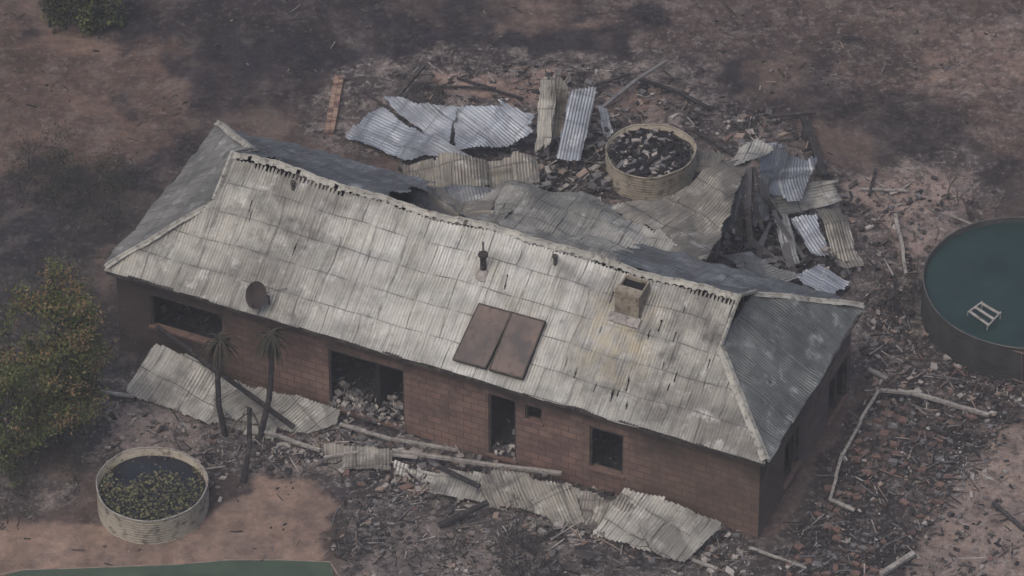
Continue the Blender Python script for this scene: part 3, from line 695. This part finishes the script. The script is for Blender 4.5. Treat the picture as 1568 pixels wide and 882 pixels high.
mb.make('collapsed_shed_frame',[nmat('dull_steel',srgb(66,65,68),srgb(90,88,90),3),M['wood']])
mb=MB()
for r in(.35,.28,.42):
    cc=P(650,142,.1+r*.2); mb.tube([cc+Vector((math.cos(t)*r,math.sin(t)*r,.06*math.sin(2*t))) for t in np.linspace(0,6.28,24)],.02,5,0,cap=False)
mb.make('wire_coil',[M['wood']])
mb=MB(); c=P(895,848,.45); mb.tube([c-UP*.45,c],.03,8,0); mb.tube([c,c+UP*.05],[.1,.23],20,0); mb.make('bird_bath',[M['wood']])

# ---------------------------------------------------------------- vegetation
def grow(mb,p,d,l,r,depth,tips,spread=.6,mi=0,k=3):
    q=p+d*l; m_=(p+q)/2+Vector((random.gauss(0,.04),random.gauss(0,.04),0))*l*2
    mb.tube([p,m_,q],[r,r*.85,r*.65],5,mi,cap=False)
    if depth==0: tips.append(q); return
    tips.append(q) if depth<2 else None
    for i in range(k):
        nd=(d+Vector((random.gauss(0,spread),random.gauss(0,spread),random.gauss(.05,spread*.6)))).normalized()
        grow(mb,q,nd,l*random.uniform(.6,.85),r*.6,depth-1,tips,spread,mi,k)
def leaves(mb,tips,n,rad,size,mis,w):
    tw={}
    for i in range(n):
        ti=random.randrange(len(tips)); t=tips[ti]; p=t+Vector((random.gauss(0,rad),random.gauss(0,rad),random.gauss(0,rad*.8)))
        if ti not in tw: tw[ti]=random.choices(mis,w)[0]
        a=Vector((random.gauss(0,1),random.gauss(0,1),random.gauss(-.6,1))).normalized(); b_=a.cross(Vector((random.gauss(0,1),random.gauss(0,1),1))).normalized()
        s=size*random.uniform(.6,1.4); mb.quad([p-a*s,p-b_*s*.4,p+a*s,p+b_*s*.4],tw[ti] if random.random()<.65 else random.choices(mis,w)[0])
lg=nmat('gum_leaf_green',srgb(66,76,46),srgb(90,96,60),2); lb=nmat('gum_leaf_scorched',srgb(94,79,60),srgb(118,99,74),2); ld=nmat('gum_leaf_dark',srgb(40,43,37),srgb(54,57,46),2)
def gum(br0,hh,rmax,nl,nleaf,w):
    mb=MB(); tips=[]
    trunk=[br0,br0+Vector((.05,.1,hh*.27)),br0+Vector((-.1,.2,hh*.52)),br0+Vector((.0,.3,hh*.76))]
    mb.tube(trunk,[.09,.075,.06,.035],7,0)
    for i in range(nl):
        h=random.uniform(hh*.2,hh); rad_=rmax*math.sin(math.pi*min(1,max(.15,(h/hh-.08)/.95)))**.6*random.uniform(.3,1.0); an=random.uniform(0,6.28)
        end=br0+Vector((math.cos(an)*rad_,math.sin(an)*rad_+.2,h)); st=trunk[1].lerp(trunk[3],min(1,max(0,(h/hh-.4)/.55)))
        mid=(st+end)/2+Vector((0,0,-.12)); mb.tube([st,mid,end],[.028,.018,.007],5,0,cap=False)
        for q in range(5): tips.append(end.lerp(mid,random.random()*.6)+Vector((random.gauss(0,.16),random.gauss(0,.16),random.gauss(0,.16))))
    leaves(mb,tips,nleaf,.13,.045,[1,2,3],w); mb.make('gum_tree',[M['wood'],lg,lb,ld])
gum(P(95,680,0),4.9,1.45,64,21000,[4,3,2])
gum(P(20,735,0),3.4,1.2,34,8500,[5,1,3])
mb=MB(); tips=[]
for i in range(16):
    b0=P(random.uniform(68,180),random.uniform(34,52),0); h=random.uniform(1.5,3)
    mb.tube([b0,b0+UP*h],[.04,.015],5,0); tips+=[b0+UP*(h*q)+Vector((random.gauss(0,.1),random.gauss(0,.1),0)) for q in(.2,.35,.5,.65,.8,1)]
leaves(mb,tips,6000,.13,.06,[1,3],[2,5]); mb.make('cypress_hedge',[M['wood'],lg,lb,ld])
def shrub(u,v,n,h,sp,name='burnt_shrub',leaf=0):
    mb=MB(); tips=[]
    for i in range(n):
        b0=P(u,v)+Vector((random.gauss(0,sp),random.gauss(0,sp),0))
        grow(mb,b0,Vector((random.gauss(0,.4),random.gauss(0,.4),1)).normalized(),h*random.uniform(.3,.5),.016,3,tips,.5,0,3)
    if leaf: leaves(mb,tips,leaf,.12,.035,[1],[1])
    mb.make(name,[M['wood'],ld])
shrub(100,300,12,1.2,.7,leaf=1800); shrub(180,310,7,.9,.5,leaf=700); shrub(810,872,9,1.2,.45,leaf=500); shrub(950,885,3,1.2,.5); shrub(1475,325,6,.7,.3); shrub(1360,490,5,1.0,.3,leaf=200)
shrub(190,400,5,.8,.4,leaf=300); shrub(30,500,8,1.,.7,leaf=1000); shrub(300,700,4,.7,.3,leaf=60); shrub(600,840,3,.6,.4); shrub(150,350,6,.8,.5,leaf=500); shrub(205,540,4,.8,.3,leaf=200)
shrub(20,800,5,.7,.4,leaf=500); shrub(530,830,4,.7,.3,leaf=150); shrub(700,870,5,.6,.5,leaf=200); shrub(110,720,6,.7,.5,leaf=500)
def palm(path,fr,lean=0):
    mb=MB(); pp=[P(*p) for p in path]; mb.tube(pp,[.08,.07,.065,.08][:len(pp)],8,0); top=pp[-1]
    for i in range(fr):
        an=random.uniform(0,6.28); up=random.uniform(-1.2,.8); l=random.uniform(.45,.95); d=Vector((math.cos(an),math.sin(an),up)).normalized(); s=d.cross(UP).normalized()
        prev=top+UP*random.uniform(-.15,.1)
        w=.03
        for k in range(5):
            d=(d+Vector((0,0,-.42))).normalized(); nx=prev+d*l/5; w2=w*(1-k*.16)
            mb.quad([prev-s*w,prev+s*w,nx+s*w2,nx-s*w2],random.choice([1,1,1,2])); prev=nx; w=w2
    mb.make('palm_tree',[M['char'],nmat('scorched_frond',srgb(40,38,35),srgb(64,59,50),5),leafD])
palm([(345,668,0),(335,620,.9),(333,570,1.8),(336,520,2.5)],90)
palm([(398,672,0),(412,610,1.1),(416,560,2.0),(415,512,2.8)],95)
palm([(372,738,0),(382,680,.8),(382,625,1.6)],5)

# ---------------------------------------------------------------- smoke haze lying over the site
m=bpy.data.materials.new('smoke'); m.use_nodes=True; nt=m.node_tree; nt.nodes.clear()
o_=nt.nodes.new('ShaderNodeOutputMaterial'); vs=nt.nodes.new('ShaderNodeVolumeScatter')
vs.inputs['Color'].default_value=(.96,.96,1,1); vs.inputs['Density'].default_value=.0040; vs.inputs['Anisotropy'].default_value=.1
nt.links.new(vs.outputs[0],o_.inputs['Volume'])
mb=MB(); mb.box((0,0,6),(220,0,0),(0,220,0),(0,0,8)); mb.make('smoke_haze',[m])

# ---------------------------------------------------------------- light, world, camera
w=bpy.data.worlds.new('World'); bpy.context.scene.world=w; w.use_nodes=True; nt=w.node_tree
sky=nt.nodes.new('ShaderNodeTexSky'); sky.sky_type='NISHITA'; sky.sun_disc=False
el,az=math.radians(58),math.radians(215)
sky.sun_elevation=el; sky.sun_rotation=az; sky.dust_density=5; sky.air_density=1.0
bg=nt.nodes['Background']; bg.inputs['Strength'].default_value=.15; nt.links.new(sky.outputs[0],bg.inputs[0])
sd=Vector((math.sin(az)*math.cos(el),math.cos(az)*math.cos(el),math.sin(el)))
ld_=bpy.data.lights.new('sun','SUN'); ld_.energy=1.35; ld_.angle=math.radians(40); ld_.color=(1,.97,.92)
so=bpy.data.objects.new('sun',ld_); COL.objects.link(so); so.rotation_euler=sd.to_track_quat('Z','Y').to_euler()
cd=bpy.data.cameras.new('camera'); cd.lens=36*FP/1568; cd.clip_end=3000; cd.clip_start=1
co=bpy.data.objects.new('camera',cd); COL.objects.link(co); co.location=CAM; co.rotation_euler=(math.pi/2-TH,0,0)
sc=bpy.context.scene; sc.camera=co; sc.view_settings.view_transform='Standard'; sc.view_settings.look='None'; sc.view_settings.exposure=0
